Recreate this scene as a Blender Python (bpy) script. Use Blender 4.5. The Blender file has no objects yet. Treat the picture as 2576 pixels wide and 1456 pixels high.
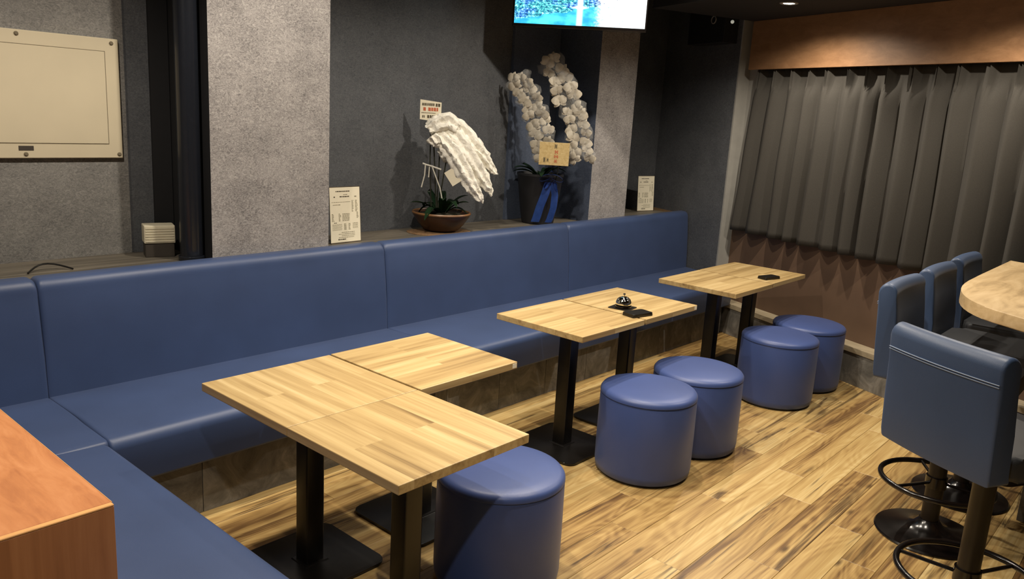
import bpy, bmesh, math, random
from mathutils import Vector, Matrix, noise
PI = math.pi
random.seed(7)
S = bpy.context.scene
COL = S.collection

# ------------------------------------------------------------------ camera
CAM = Vector((0, 0, 1.7023))
R_ = Vector((0.6629349771, -0.7464377095, 0.0578615758))
U_ = Vector((0.1239665803, 0.1856593037, 0.9747630019))
F_ = Vector((0.7383424023, 0.6390315867, -0.2156133765))
cd = bpy.data.cameras.new('camera')
cam = bpy.data.objects.new('camera', cd)
COL.objects.link(cam)
m = Matrix.Identity(4)
for i in range(3):
    m[i][0] = R_[i]; m[i][1] = U_[i]; m[i][2] = -F_[i]; m[i][3] = CAM[i]
cam.matrix_world = m
cd.sensor_fit = 'HORIZONTAL'; cd.sensor_width = 36; cd.lens = 2018.314 / 2576 * 36
cd.clip_start = 0.05
S.camera = cam

# ------------------------------------------------------------------ world, exposure
w = bpy.data.worlds.new('world'); S.world = w; w.use_nodes = True
w.node_tree.nodes['Background'].inputs[0].default_value = (0.02, 0.022, 0.03, 1)
w.node_tree.nodes['Background'].inputs[1].default_value = 0.2
S.view_settings.view_transform = 'Standard'
S.view_settings.look = 'None'
S.view_settings.gamma = 1
S.view_settings.exposure = 0.0
S.view_settings.use_curve_mapping = False

WARM = (1.0, 0.89, 0.74)
CEIL = 2.9            # dark main ceiling
# recessed downlights: x, y, z, watts, cone degrees
DOWNLIGHTS = [
    (1.70, 1.95, CEIL, 108, 95), (3.35, 2.15, CEIL, 115, 95), (2.30, 2.60, CEIL, 105, 150),
    (5.305, 2.347, 2.5, 86, 158), (4.70, 1.05, 2.5, 84, 158),
    (2.75, 1.00, CEIL, 120, 95), (0.75, 2.60, CEIL, 104, 150), (4.15, 0.25, CEIL, 60, 110), (0.3, 0.4, CEIL, 100, 120), (4.05, 2.65, CEIL, 80, 150),  # last one is unseen, added to brighten the tall orchid
]

# ------------------------------------------------------------------ node materials
MATS = {}
def newmat(name):
    mt = bpy.data.materials.new(name); mt.use_nodes = True
    MATS[name] = mt
    nt = mt.node_tree
    return mt, nt, nt.nodes['Principled BSDF']
def lin(c):
    return tuple(((x / 255) / 12.92 if x / 255 <= 0.04045 else ((x / 255 + 0.055) / 1.055) ** 2.4) for x in c) + (1,)
def N(nt, typ, **kw):
    n = nt.nodes.new(typ)
    for k, v in kw.items():
        if k in n.inputs: n.inputs[k].default_value = v
        else: setattr(n, k, v)
    return n
def ramp(nt, stops, interp='LINEAR'):
    n = nt.nodes.new('ShaderNodeValToRGB'); n.color_ramp.interpolation = interp
    e = n.color_ramp.elements
    while len(e) < len(stops): e.new(0.5)
    for q, (p, c) in zip(e, stops): q.position = p; q.color = c
    return n
def mapping(nt, scale, coord='Object', rot=(0, 0, 0)):
    tc = nt.nodes.new('ShaderNodeTexCoord')
    mp = nt.nodes.new('ShaderNodeMapping'); mp.inputs['Scale'].default_value = scale; mp.inputs['Rotation'].default_value = rot
    nt.links.new(tc.outputs[coord], mp.inputs[0])
    return mp
def bump(nt, b, src, strength, dist=0.01):
    bp = nt.nodes.new('ShaderNodeBump'); bp.inputs['Strength'].default_value = strength; bp.inputs['Distance'].default_value = dist
    nt.links.new(src, bp.inputs['Height']); nt.links.new(bp.outputs[0], b.inputs['Normal'])

def plain(name, rgb, rough=0.5, metal=0, var=0.06, scale=30, bmp=0.0, coat=0):
    mt, nt, b = newmat(name)
    c = lin(rgb)
    mp = mapping(nt, (scale, scale, scale))
    no = N(nt, 'ShaderNodeTexNoise', Scale=1.0, Detail=4.0)
    nt.links.new(mp.outputs[0], no.inputs['Vector'])
    lo = tuple(x * (1 - var) for x in c[:3]) + (1,); hi = tuple(min(1, x * (1 + var)) for x in c[:3]) + (1,)
    r = ramp(nt, [(0.3, lo), (0.7, hi)])
    nt.links.new(no.outputs[0], r.inputs[0]); nt.links.new(r.outputs[0], b.inputs['Base Color'])
    b.inputs['Roughness'].default_value = rough; b.inputs['Metallic'].default_value = metal
    b.inputs['Coat Weight'].default_value = coat
    if bmp: bump(nt, b, no.outputs[0], bmp, 0.003)
    return mt

def wallpaper(name, dark, light, fine=1.0):
    mt, nt, b = newmat(name)
    mp = mapping(nt, (1, 1, 1))
    m2 = mapping(nt, (48 * fine, 48 * fine, 75 * fine))
    n1 = N(nt, 'ShaderNodeTexNoise', Scale=1.0, Detail=5.0, Roughness=0.7, Distortion=2.2)
    nt.links.new(m2.outputs[0], n1.inputs['Vector'])
    n2 = N(nt, 'ShaderNodeTexNoise', Scale=5.0, Detail=5.0, Roughness=0.6)
    nt.links.new(mp.outputs[0], n2.inputs['Vector'])
    mx = N(nt, 'ShaderNodeMath', operation='MULTIPLY_ADD'); mx.inputs[1].default_value = 0.34; mx.inputs[2].default_value = -0.10
    nt.links.new(n2.outputs[0], mx.inputs[0])
    ad = N(nt, 'ShaderNodeMath', operation='ADD')
    nt.links.new(n1.outputs[0], ad.inputs[0]); nt.links.new(mx.outputs[0], ad.inputs[1])
    r = ramp(nt, [(0.40, lin(dark)), (0.74, lin(light))])
    nt.links.new(ad.outputs[0], r.inputs[0]); nt.links.new(r.outputs[0], b.inputs['Base Color'])
    b.inputs['Roughness'].default_value = 0.72
    bump(nt, b, n1.outputs[0], 0.25, 0.004)
    return mt

def stone(name, dark, light):
    mt, nt, b = newmat(name)
    mp = mapping(nt, (1, 1, 1))
    oi = N(nt, 'ShaderNodeObjectInfo')
    ad0 = N(nt, 'ShaderNodeVectorMath', operation='ADD')
    cx = N(nt, 'ShaderNodeCombineXYZ'); mu = N(nt, 'ShaderNodeMath', operation='MULTIPLY'); mu.inputs[1].default_value = 37
    nt.links.new(oi.outputs['Random'], mu.inputs[0]); nt.links.new(mu.outputs[0], cx.inputs[1])
    nt.links.new(mp.outputs[0], ad0.inputs[0]); nt.links.new(cx.outputs[0], ad0.inputs[1])
    n1 = N(nt, 'ShaderNodeTexNoise', Scale=6.0, Detail=9.0, Roughness=0.68, Distortion=0.8)
    nt.links.new(ad0.outputs[0], n1.inputs['Vector'])
    r = ramp(nt, [(0.33, lin(dark)), (0.52, lin(tuple((a + c) / 2 for a, c in zip(dark, light)))), (0.70, lin(light))])
    nt.links.new(n1.outputs[0], r.inputs[0]); nt.links.new(r.outputs[0], b.inputs['Base Color'])
    b.inputs['Roughness'].default_value = 0.55
    bump(nt, b, n1.outputs[0], 0.15, 0.01)
    return mt

def wood(name, cols, grain=(1.6, 22, 22), stave=None, rough=0.42, vein=0.0, veincol=(80, 55, 35), perobj=0.0, axis='X', distort=0.7, tone=0.25, knots=False, rings=0.0, veingate=(0.52, 0.62), fine=0.22):
    """grain runs along local X (or Y / Z); stave = (length, width) of printed staves"""
    mt, nt, b = newmat(name)
    rot = {'X': (0, 0, 0), 'Y': (0, 0, PI / 2), 'Z': (0, PI / 2, 0)}[axis]
    base = mapping(nt, (1, 1, 1), rot=rot)
    vec = base.outputs[0]
    rnd = None
    if stave:
        br = N(nt, 'ShaderNodeTexBrick', offset=0.37, offset_frequency=2, squash=1.0)
        br.inputs['Color1'].default_value = (0, 0, 0, 1); br.inputs['Color2'].default_value = (1, 1, 1, 1); br.inputs['Mortar'].default_value = (0.5, 0.5, 0.5, 1)
        br.inputs['Scale'].default_value = 1.0; br.inputs['Mortar Size'].default_value = 0.0
        br.inputs['Brick Width'].default_value = stave[0]; br.inputs['Row Height'].default_value = stave[1]
        nt.links.new(vec, br.inputs['Vector']); rnd = br.outputs['Color']
    if perobj:
        oi = N(nt, 'ShaderNodeObjectInfo')
        if rnd is None: rnd = oi.outputs['Random']
        else:
            aa = N(nt, 'ShaderNodeMath', operation='ADD'); nt.links.new(rnd, aa.inputs[0]); nt.links.new(oi.outputs['Random'], aa.inputs[1]); rnd = aa.outputs[0]
    if rnd is not None:
        mu = N(nt, 'ShaderNodeMath', operation='MULTIPLY'); mu.inputs[1].default_value = 23.7
        nt.links.new(rnd, mu.inputs[0])
        cx = N(nt, 'ShaderNodeCombineXYZ'); nt.links.new(mu.outputs[0], cx.inputs[0]); nt.links.new(mu.outputs[0], cx.inputs[2])
        av = N(nt, 'ShaderNodeVectorMath', operation='ADD'); nt.links.new(vec, av.inputs[0]); nt.links.new(cx.outputs[0], av.inputs[1]); vec = av.outputs[0]
    def noi(sc, det, dis, ro=0.6):
        mp = N(nt, 'ShaderNodeMapping'); mp.inputs['Scale'].default_value = sc
        nt.links.new(vec, mp.inputs[0])
        n = N(nt, 'ShaderNodeTexNoise', Scale=1.0, Detail=det, Roughness=ro, Distortion=dis); nt.links.new(mp.outputs[0], n.inputs['Vector']); return n
    n1 = noi(grain, 6.0, distort)
    n2 = noi(tuple(g * (2.2 if i == 0 else 7) for i, g in enumerate(grain)), 3.0, 0.2)
    mx = N(nt, 'ShaderNodeMath', operation='MULTIPLY_ADD'); mx.inputs[1].default_value = fine; nt.links.new(n2.outputs[0], mx.inputs[0]); nt.links.new(n1.outputs[0], mx.inputs[2])
    fac = mx.outputs[0]
    if rings:
        nr = noi((0.9, 5.5, 5.5), 2.0, 0.3, 0.45)
        a1 = N(nt, 'ShaderNodeMath', operation='MULTIPLY'); a1.inputs[1].default_value = 120.0; nt.links.new(nr.outputs[0], a1.inputs[0])
        a2 = N(nt, 'ShaderNodeMath', operation='SINE'); nt.links.new(a1.outputs[0], a2.inputs[0])
        a3 = N(nt, 'ShaderNodeMath', operation='MULTIPLY_ADD'); a3.inputs[1].default_value = rings * 0.5; nt.links.new(a2.outputs[0], a3.inputs[0]); nt.links.new(fac, a3.inputs[2]); fac = a3.outputs[0]
    if rnd is not None:
        fr = N(nt, 'ShaderNodeMath', operation='FRACT'); nt.links.new(rnd, fr.inputs[0])
        m3 = N(nt, 'ShaderNodeMath', operation='MULTIPLY_ADD'); m3.inputs[1].default_value = tone; nt.links.new(fr.outputs[0], m3.inputs[0])
        m4 = N(nt, 'ShaderNodeMath', operation='SUBTRACT'); m4.inputs[1].default_value = tone / 2; nt.links.new(fac, m4.inputs[0]); nt.links.new(m4.outputs[0], m3.inputs[2]); fac = m3.outputs[0]
    k = len(cols)
    r = ramp(nt, [(0.36 + (fine - 0.22) / 2 + 0.48 * i / (k - 1), lin(c)) for i, c in enumerate(cols)])
    nt.links.new(fac, r.inputs[0])
    out = r.outputs[0]
    def mixdark(mask, col):
        nonlocal out
        mi = N(nt, 'ShaderNodeMixRGB'); nt.links.new(mask, mi.inputs[0]); nt.links.new(out, mi.inputs[1]); mi.inputs[2].default_value = lin(col); out = mi.outputs[0]
    if vein:
        nv = noi((grain[0] * 0.42, grain[1] * 0.34, grain[2] * 0.34), 5.0, 1.6, 0.55)
        s = N(nt, 'ShaderNodeMath', operation='SUBTRACT'); s.inputs[1].default_value = 0.5; nt.links.new(nv.outputs[0], s.inputs[0])
        a = N(nt, 'ShaderNodeMath', operation='ABSOLUTE'); nt.links.new(s.outputs[0], a.inputs[0])
        rv = ramp(nt, [(0.0, (1, 1, 1, 1)), (vein, (0, 0, 0, 1))]); nt.links.new(a.outputs[0], rv.inputs[0])
        ng = noi((1.1, 3.2, 3.2), 2.0, 0.5)
        rg = ramp(nt, [(veingate[0], (0, 0, 0, 1)), (veingate[1], (0.9, 0.9, 0.9, 1))]); nt.links.new(ng.outputs[0], rg.inputs[0])
        mm = N(nt, 'ShaderNodeMath', operation='MULTIPLY'); nt.links.new(rv.outputs[0], mm.inputs[0]); nt.links.new(rg.outputs[0], mm.inputs[1])
        mixdark(mm.outputs[0], veincol)
    if knots:
        mp = N(nt, 'ShaderNodeMapping'); mp.inputs['Scale'].default_value = (2.2, 7, 7); nt.links.new(vec, mp.inputs[0])
        vo = N(nt, 'ShaderNodeTexVoronoi', Scale=1.0); nt.links.new(mp.outputs[0], vo.inputs['Vector'])
        rk = ramp(nt, [(0.03, (0.85, 0.85, 0.85, 1)), (0.11, (0, 0, 0, 1))]); nt.links.new(vo.outputs['Distance'], rk.inputs[0])
        mixdark(rk.outputs[0], veincol)
    nt.links.new(out, b.inputs['Base Color'])
    b.inputs['Roughness'].default_value = rough
    bump(nt, b, n2.outputs[0], 0.08, 0.002)
    return mt

def leather(name, rgb, rough=0.42):
    mt, nt, b = newmat(name)
    c = lin(rgb)
    mp = mapping(nt, (1, 1, 1))
    n1 = N(nt, 'ShaderNodeTexNoise', Scale=3.0, Detail=3.0); nt.links.new(mp.outputs[0], n1.inputs['Vector'])
    r = ramp(nt, [(0.3, tuple(x * 0.9 for x in c[:3]) + (1,)), (0.7, tuple(x * 1.1 for x in c[:3]) + (1,))])
    nt.links.new(n1.outputs[0], r.inputs[0]); nt.links.new(r.outputs[0], b.inputs['Base Color'])
    vo = N(nt, 'ShaderNodeTexVoronoi', Scale=420.0, feature='DISTANCE_TO_EDGE'); nt.links.new(mp.outputs[0], vo.inputs['Vector'])
    bump(nt, b, vo.outputs['Distance'], 0.12, 0.002)
    b.inputs['Roughness'].default_value = rough
    b.inputs['Specular IOR Level'].default_value = 0.5
    b.inputs['Sheen Weight'].default_value = 0.06; b.inputs['Sheen Roughness'].default_value = 0.5
    return mt

M = {}
M['leather'] = leather('blue leatherette', (53, 70, 107), 0.44)
M['pouf'] = leather('blue pouf leatherette', (58, 76, 128), 0.42)
M['stool'] = leather('slate blue stool leatherette', (52, 70, 100), 0.45)
M['stitch'] = plain('pale stitching', (120, 134, 158), 0.6)
M['black_seat'] = leather('black stool seat', (44, 46, 50), 0.5)
M['floor'] = wood('acacia plank', [(108, 80, 48), (150, 119, 72), (174, 143, 90), (188, 159, 104), (202, 177, 124)], grain=(0.7, 19, 19), rough=0.36, vein=0.04, veincol=(70, 50, 31), perobj=1, distort=0.4, tone=0.26, knots=True, rings=0.08, veingate=(0.47, 0.56), fine=0.36)
M['groove'] = plain('floor groove', (104, 80, 50), 0.8)
M['table'] = wood('oak laminate', [(124, 99, 62), (168, 141, 94), (190, 164, 115), (204, 181, 135)], grain=(0.7, 17, 17), stave=(1.3, 0.105), rough=0.38, perobj=1, tone=0.08, distort=0.4)
M['counter'] = wood('counter oak laminate', [(158, 132, 94), (196, 168, 124), (214, 188, 146)], grain=(2.0, 9, 9), rough=0.36, distort=1.6)
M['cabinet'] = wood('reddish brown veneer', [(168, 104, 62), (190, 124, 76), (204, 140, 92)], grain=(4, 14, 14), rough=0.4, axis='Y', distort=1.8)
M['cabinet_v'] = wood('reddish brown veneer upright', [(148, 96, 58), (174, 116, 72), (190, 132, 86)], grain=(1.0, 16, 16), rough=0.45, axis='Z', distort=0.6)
M['edge'] = plain('veneer edge band', (214, 160, 98), 0.45)
M['valance'] = wood('walnut panel', [(128, 94, 64), (142, 106, 74), (156, 118, 84)], grain=(1.0, 20, 20), rough=0.5, axis='Y', distort=0.5)
M['brownwall'] = plain('brown wall board', (102, 80, 63), 0.6, var=0.08, scale=6)
M['wp_light'] = wallpaper('light grey fibre wallpaper', (104, 101, 102), (180, 176, 174))
M['wp_mid'] = wallpaper('mid grey fibre wallpaper', (92, 91, 90), (142, 140, 136))
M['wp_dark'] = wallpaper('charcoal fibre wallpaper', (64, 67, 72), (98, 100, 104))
M['wp_shade'] = wallpaper('shaded blue black wallpaper', (66, 76, 96), (92, 102, 122))  # shade beside the narrow pillar put into the wallpaper colour
M['stone'] = stone('grey stone vinyl', (76, 74, 70), (150, 146, 138))
M['ledge'] = wood('weathered grey ledge board', [(60, 56, 50), (92, 86, 76), (118, 110, 98)], grain=(1.2, 16, 16), rough=0.6)
M['trimwood'] = wood('pale sill board', [(140, 128, 106), (166, 152, 126), (182, 168, 142)], grain=(1.2, 16, 16), rough=0.5, axis='Y')
M['reveal'] = plain('pale grey reveal', (150, 148, 142), 0.7, scale=12)
M['black'] = plain('black powder coat', (15, 13, 12), 0.34, var=0.15)
M['gloss_black'] = plain('gloss black enamel', (14, 10, 9), 0.2, var=0.1)
M['column'] = plain('dark brown black enamel', (15, 8, 6), 0.42, var=0.1)
M['ceiling'] = plain('dark ceiling paint', (34, 32, 32), 0.85)
M['darkwall'] = plain('grey room wall', (176, 172, 166), 0.8, scale=5)
M['white_panel'] = plain('cream painted steel', (200, 189, 163), 0.5, var=0.03, scale=5)
M['panel_line'] = plain('panel gap', (110, 100, 80), 0.7)
M['paper'] = plain('cream paper', (238, 230, 206), 0.7, var=0.02)
M['print'] = plain('grey print', (140, 134, 110), 0.8)
M['printdark'] = plain('dark print', (84, 76, 60), 0.8)
M['printred'] = plain('red print', (196, 104, 72), 0.8)
M['acrylic'] = plain('clear stand edge', (90, 80, 66), 0.25)
M['curtain'] = plain('charcoal curtain cloth', (58, 55, 50), 0.85, var=0.08, scale=160, bmp=0.15)
M['hem'] = plain('curtain hem cloth', (78, 74, 68), 0.85, var=0.08, scale=160, bmp=0.15)
M['chrome'] = plain('chrome', (225, 225, 215), 0.07, metal=1, var=0.02)
M['pot_brown'] = plain('dark brown glazed bowl', (62, 38, 24), 0.35, var=0.25, scale=8)
M['pot_rim'] = plain('lighter bowl rim', (120, 84, 50), 0.4, var=0.15, scale=8)
M['pot_dark'] = plain('charcoal pot', (34, 34, 37), 0.5)
M['soil'] = plain('moss', (40, 38, 24), 0.9, var=0.4, scale=60, bmp=0.8)
M['leaf'] = plain('orchid leaf', (34, 62, 36), 0.35, var=0.25, scale=20)
M['stem'] = plain('stake', (44, 46, 34), 0.6)
M['mat'] = plain('woven mat', (120, 92, 62), 0.85, var=0.4, scale=120, bmp=0.6)
M['ribbon'] = plain('blue satin ribbon', (66, 104, 190), 0.3, var=0.12)
M['nameplate'] = wood('pale wood plate', [(190, 160, 104), (214, 188, 132), (226, 204, 152)], grain=(8, 60, 60), rough=0.5)
M['white_tie'] = plain('white tie', (225, 222, 210), 0.5)
M['device'] = plain('off white device', (212, 204, 180), 0.5)
M['device_dark'] = plain('device base', (60, 54, 48), 0.6)
M['pipe'] = plain('dark pipe', (26, 29, 36), 0.24)
M['charcoal_panel'] = plain('near black board', (26, 26, 28), 0.7)

def petal_mat():
    mt, nt, b = newmat('orchid petal')
    b.inputs['Base Color'].default_value = lin((236, 230, 212)); b.inputs['Roughness'].default_value = 0.55
    b.inputs['Subsurface Weight'].default_value = 0.15; b.inputs['Subsurface Radius'].default_value = (0.02, 0.02, 0.015)
    mp = mapping(nt, (60, 60, 60)); n = N(nt, 'ShaderNodeTexNoise', Scale=1.0, Detail=3.0); nt.links.new(mp.outputs[0], n.inputs['Vector'])
    r = ramp(nt, [(0.3, lin((184, 175, 156))), (0.7, lin((206, 198, 182)))]); nt.links.new(n.outputs[0], r.inputs[0]); nt.links.new(r.outputs[0], b.inputs['Base Color'])
    return mt
M['petal'] = petal_mat()
def tissue_mat():
    mt, nt, b = newmat('white tissue')
    mp = mapping(nt, (26, 26, 26)); n = N(nt, 'ShaderNodeTexNoise', Scale=1.0, Detail=5.0, Distortion=1.0); nt.links.new(mp.outputs[0], n.inputs['Vector'])
    r = ramp(nt, [(0.3, lin((228, 224, 210))), (0.7, lin((250, 247, 238)))]); nt.links.new(n.outputs[0], r.inputs[0]); nt.links.new(r.outputs[0], b.inputs['Base Color'])
    b.inputs['Roughness'].default_value = 0.6; bump(nt, b, n.outputs[0], 0.5, 0.02)
    return mt
M['tissue'] = tissue_mat()
def film_mat():
    mt, nt, b = newmat('clear film')
    b.inputs['Base Color'].default_value = (0.9, 0.9, 0.88, 1); b.inputs['Roughness'].default_value = 0.18
    b.inputs['Alpha'].default_value = 0.16
    mp = mapping(nt, (14, 14, 14)); n = N(nt, 'ShaderNodeTexNoise', Scale=1.0, Detail=4.0, Distortion=2.0); nt.links.new(mp.outputs[0], n.inputs['Vector'])
    bump(nt, b, n.outputs[0], 0.9, 0.05)
    return mt
M['film'] = film_mat()
def emit_mat(name, col, strength):
    mt, nt, b = newmat(name)
    b.inputs['Base Color'].default_value = (0.8, 0.8, 0.8, 1)
    b.inputs['Emission Color'].default_value = col; b.inputs['Emission Strength'].default_value = strength
    return mt
M['lamp'] = emit_mat('downlight lens', WARM + (1,), 30)
M['led'] = emit_mat('small pilot lamp', (0.9, 0.9, 0.75, 1), 0.3)
def screen_mat():
    mt, nt, b = newmat('television picture')
    tc = nt.nodes.new('ShaderNodeTexCoord'); sp = nt.nodes.new('ShaderNodeSeparateXYZ')
    nt.links.new(tc.outputs['Generated'], sp.inputs[0])
    u, v = sp.outputs[0], sp.outputs[2]
    def math_(op, a, c, d=None):
        n = N(nt, 'ShaderNodeMath', operation=op)
        for i, q in enumerate((a, c, d)):
            if q is None: continue
            if isinstance(q, (int, float)): n.inputs[i].default_value = q
            else: nt.links.new(q, n.inputs[i])
        return n.outputs[0]
    def sstep(x, lo, hi):
        n = N(nt, 'ShaderNodeMapRange', interpolation_type='SMOOTHSTEP'); nt.links.new(x, n.inputs[0])
        n.inputs[1].default_value = lo; n.inputs[2].default_value = hi; return n.outputs[0]
    def mix(f, a, c):
        n = N(nt, 'ShaderNodeMixRGB')
        for i, q in ((0, f), (1, a), (2, c)):
            if isinstance(q, tuple): n.inputs[i].default_value = q
            else: nt.links.new(q, n.inputs[i])
        return n.outputs[0]
    n1 = N(nt, 'ShaderNodeTexNoise', Scale=38.0, Detail=4.0, Roughness=0.75); nt.links.new(tc.outputs['Generated'], n1.inputs['Vector'])
    n2 = N(nt, 'ShaderNodeTexNoise', Scale=7.0, Detail=3.0); nt.links.new(tc.outputs['Generated'], n2.inputs['Vector'])
    fol = ramp(nt, [(0.38, (0.005, 0.03, 0.09, 1)), (0.48, (0.02, 0.22, 0.30, 1)), (0.56, (0.12, 0.62, 0.55, 1)), (0.64, (0.55, 0.95, 0.9, 1))])
    nt.links.new(n1.outputs[0], fol.inputs[0])
    fo2 = ramp(nt, [(0.38, (0.004, 0.03, 0.14, 1)), (0.50, (0.03, 0.16, 0.50, 1)), (0.62, (0.35, 0.75, 1.0, 1))])
    nt.links.new(n1.outputs[0], fo2.inputs[0])
    folc = mix(sstep(n2.outputs[0], 0.42, 0.58), fol.outputs[0], fo2.outputs[0])
    # pool along the bottom, rising towards the middle
    wob = math_('MULTIPLY_ADD', n2.outputs[0], 0.16, -0.08)
    edge = math_('ADD', math_('MULTIPLY_ADD', u, 0.34, 0.045), wob)
    pool = math_('SUBTRACT', 1.0, sstep(math_('SUBTRACT', v, edge), -0.01, 0.012))
    poolcol = mix(sstep(n2.outputs[0], 0.4, 0.65), (0.02, 0.30, 0.55, 1), (0.08, 0.62, 0.85, 1))
    col = mix(pool, folc, poolcol)
    # thin fall in the middle
    d = math_('ABSOLUTE', math_('SUBTRACT', u, 0.5), None)
    fall = math_('SUBTRACT', 1.0, sstep(d, 0.012, 0.03))
    splash = math_('SUBTRACT', 1.0, sstep(math_('ADD', d, math_('MULTIPLY', math_('ABSOLUTE', math_('SUBTRACT', v, 0.235), None), 2.2)), 0.03, 0.085))
    col = mix(math_('MULTIPLY', fall, 0.75), col, (0.75, 0.95, 1, 1))
    col = mix(splash, col, (1, 1, 1, 1))
    # wide white fall at the right
    wx = math_('ADD', u, math_('MULTIPLY_ADD', n1.outputs[0], 0.16, -0.08))
    wht = sstep(wx, 0.60, 0.70)
    gap = sstep(n1.outputs[0], 0.34, 0.42)
    col = mix(math_('MULTIPLY', wht, gap), col, (0.92, 1.0, 1.0, 1))
    b.inputs['Base Color'].default_value = (0.01, 0.01, 0.01, 1); b.inputs['Roughness'].default_value = 0.25
    nt.links.new(col, b.inputs['Emission Color']); b.inputs['Emission Strength'].default_value = 2.0
    return mt
M['screen'] = screen_mat()

# ------------------------------------------------------------------ mesh helpers
def link(o, parent=None):
    COL.objects.link(o)
    if parent is not None: o.parent = parent
    return o
def tag(o, label, cat, group=None):
    o['label'] = label; o['category'] = cat
    if group: o['group'] = group
    return o
def empty(name, loc=(0, 0, 0), rz=0.0):
    o = bpy.data.objects.new(name, None); o.location = loc; o.rotation_euler = (0, 0, rz); o.empty_display_size = 0.1
    return link(o)
def thing(name, label, cat, loc=(0, 0, 0), rz=0.0, group=None):
    return tag(empty(name, loc, rz), label, cat, group)
def build(name, bm, mat, parent=None, smooth=True, angle=38):
    me = bpy.data.meshes.new(name)
    bmesh.ops.recalc_face_normals(bm, faces=bm.faces[:])
    bm.to_mesh(me); bm.free()
    if smooth:
        me.shade_smooth(); me.set_sharp_from_angle(angle=math.radians(angle))
    mats = mat if isinstance(mat, list) else [mat]
    for q in mats: me.materials.append(M[q])
    o = bpy.data.objects.new(name, me)
    return link(o, parent)
def struct(name, bm, mat, parent=None, label=None, **kw):
    o = build(name, bm, mat, parent, **kw)
    if parent is None: o['kind'] = 'structure'
    if label: o['label'] = label
    return o
def BM(): return bmesh.new()
def box(bm, x0, x1, y0, y1, z0, z1, bev=0.0, seg=2):
    r = bmesh.ops.create_cube(bm, size=1)
    vs = r['verts']
    for v in vs:
        v.co = Vector(((x0 + x1) / 2 + v.co.x * (x1 - x0), (y0 + y1) / 2 + v.co.y * (y1 - y0), (z0 + z1) / 2 + v.co.z * (z1 - z0)))
    if bev:
        es = list({e for v in vs for e in v.link_edges})
        bmesh.ops.bevel(bm, geom=es, offset=bev, segments=seg, profile=0.5, affect='EDGES')
    return bm
def prism(bm, pts, z0, z1, bev=0.0, seg=2):
    """polygon pts (x,y) extruded in z"""
    a = [bm.verts.new((x, y, z0)) for x, y in pts]; c = [bm.verts.new((x, y, z1)) for x, y in pts]
    n = len(pts)
    fs = [bm.faces.new(a[::-1]), bm.faces.new(c)]
    for i in range(n): fs.append(bm.faces.new((a[i], a[(i + 1) % n], c[(i + 1) % n], c[i])))
    if bev:
        es = [e for e in fs[0].edges] + [e for e in fs[1].edges]
        bmesh.ops.bevel(bm, geom=list(set(es)), offset=bev, segments=seg, profile=0.5, affect='EDGES')
    return bm
def rrect(w, d, r, n=5, cx=0, cy=0):
    pts = []
    for sx, sy, a0 in ((1, 1, 0), (-1, 1, PI / 2), (-1, -1, PI), (1, -1, 1.5 * PI)):
        for i in range(n + 1):
            a = a0 + PI / 2 * i / n
            pts.append((cx + sx * (w / 2 - r) + r * math.cos(a), cy + sy * (d / 2 - r) + r * math.sin(a)))
    return pts
def lathe(bm, prof, n=40, c=(0, 0, 0), caps=True):
    rings = []
    for r, z in prof:
        if r < 1e-5: rings.append([bm.verts.new((c[0], c[1], c[2] + z))])
        else: rings.append([bm.verts.new((c[0] + r * math.cos(2 * PI * i / n), c[1] + r * math.sin(2 * PI * i / n), c[2] + z)) for i in range(n)])
    for A, B in zip(rings, rings[1:]):
        for i in range(n):
            j = (i + 1) % n
            if len(A) == 1 and len(B) == 1: continue
            if len(A) == 1: bm.faces.new((A[0], B[i], B[j]))
            elif len(B) == 1: bm.faces.new((A[i], A[j], B[0]))
            else: bm.faces.new((A[i], A[j], B[j], B[i]))
    if caps:
        for Rg in (rings[0], rings[-1]):
            if len(Rg) > 2: bm.faces.new(Rg)
    return bm
def tube(bm, pts, rad, n=8, closed=False, cap=True, flat=None, flute=0.0, nf=5):
    """tube along pts; rad number or list; flat = (a, b) scale of section axes"""
    P = [Vector(p) for p in pts]; k = len(P)
    rads = rad if isinstance(rad, (list, tuple)) else [rad] * k
    rings = []; up = Vector((0, 0, 1)); prev = None
    for i in range(k):
        if closed: t = P[(i + 1) % k] - P[i - 1]
        else: t = P[min(i + 1, k - 1)] - P[max(i - 1, 0)]
        t.normalize()
        if prev is None:
            a = up if abs(t.z) < 0.9 else Vector((1, 0, 0))
            u = t.cross(a).normalized()
        else:
            u = (prev - t * prev.dot(t)).normalized()
        prev = u; v = t.cross(u)
        fa, fb = flat or (1, 1)
        rings.append([bm.verts.new(P[i] + (u * math.cos(2 * PI * j / n) * fa + v * math.sin(2 * PI * j / n) * fb) * rads[i] * (1 + flute * math.sin(nf * 2 * PI * j / n + i * 0.06))) for j in range(n)])
    pairs = list(zip(rings, rings[1:])) + ([(rings[-1], rings[0])] if closed else [])
    for A, B in pairs:
        for j in range(n): bm.faces.new((A[j], A[(j + 1) % n], B[(j + 1) % n], B[j]))
    if cap and not closed: bm.faces.new(rings[0][::-1]); bm.faces.new(rings[-1])
    return bm
def loft(bm, prof, stations, put):
    """prof: closed list (a,b); stations: (t, inset); put(a,b,t)->xyz. Ends capped."""
    ca = sum(p[0] for p in prof) / len(prof); cb = sum(p[1] for p in prof) / len(prof)
    rings = []
    for t, ins in stations:
        rg = []
        for a, b_ in prof:
            da, db = a - ca, b_ - cb
            L = math.hypot(da, db) or 1
            k = max(0.0, 1 - ins / L)
            rg.append(bm.verts.new(put(ca + da * k, cb + db * k, t)))
        rings.append(rg)
    n = len(prof)
    for A, B in zip(rings, rings[1:]):
        for i in range(n): bm.faces.new((A[i], A[(i + 1) % n], B[(i + 1) % n], B[i]))
    bm.faces.new(rings[0][::-1]); bm.faces.new(rings[-1])
    return bm
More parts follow.
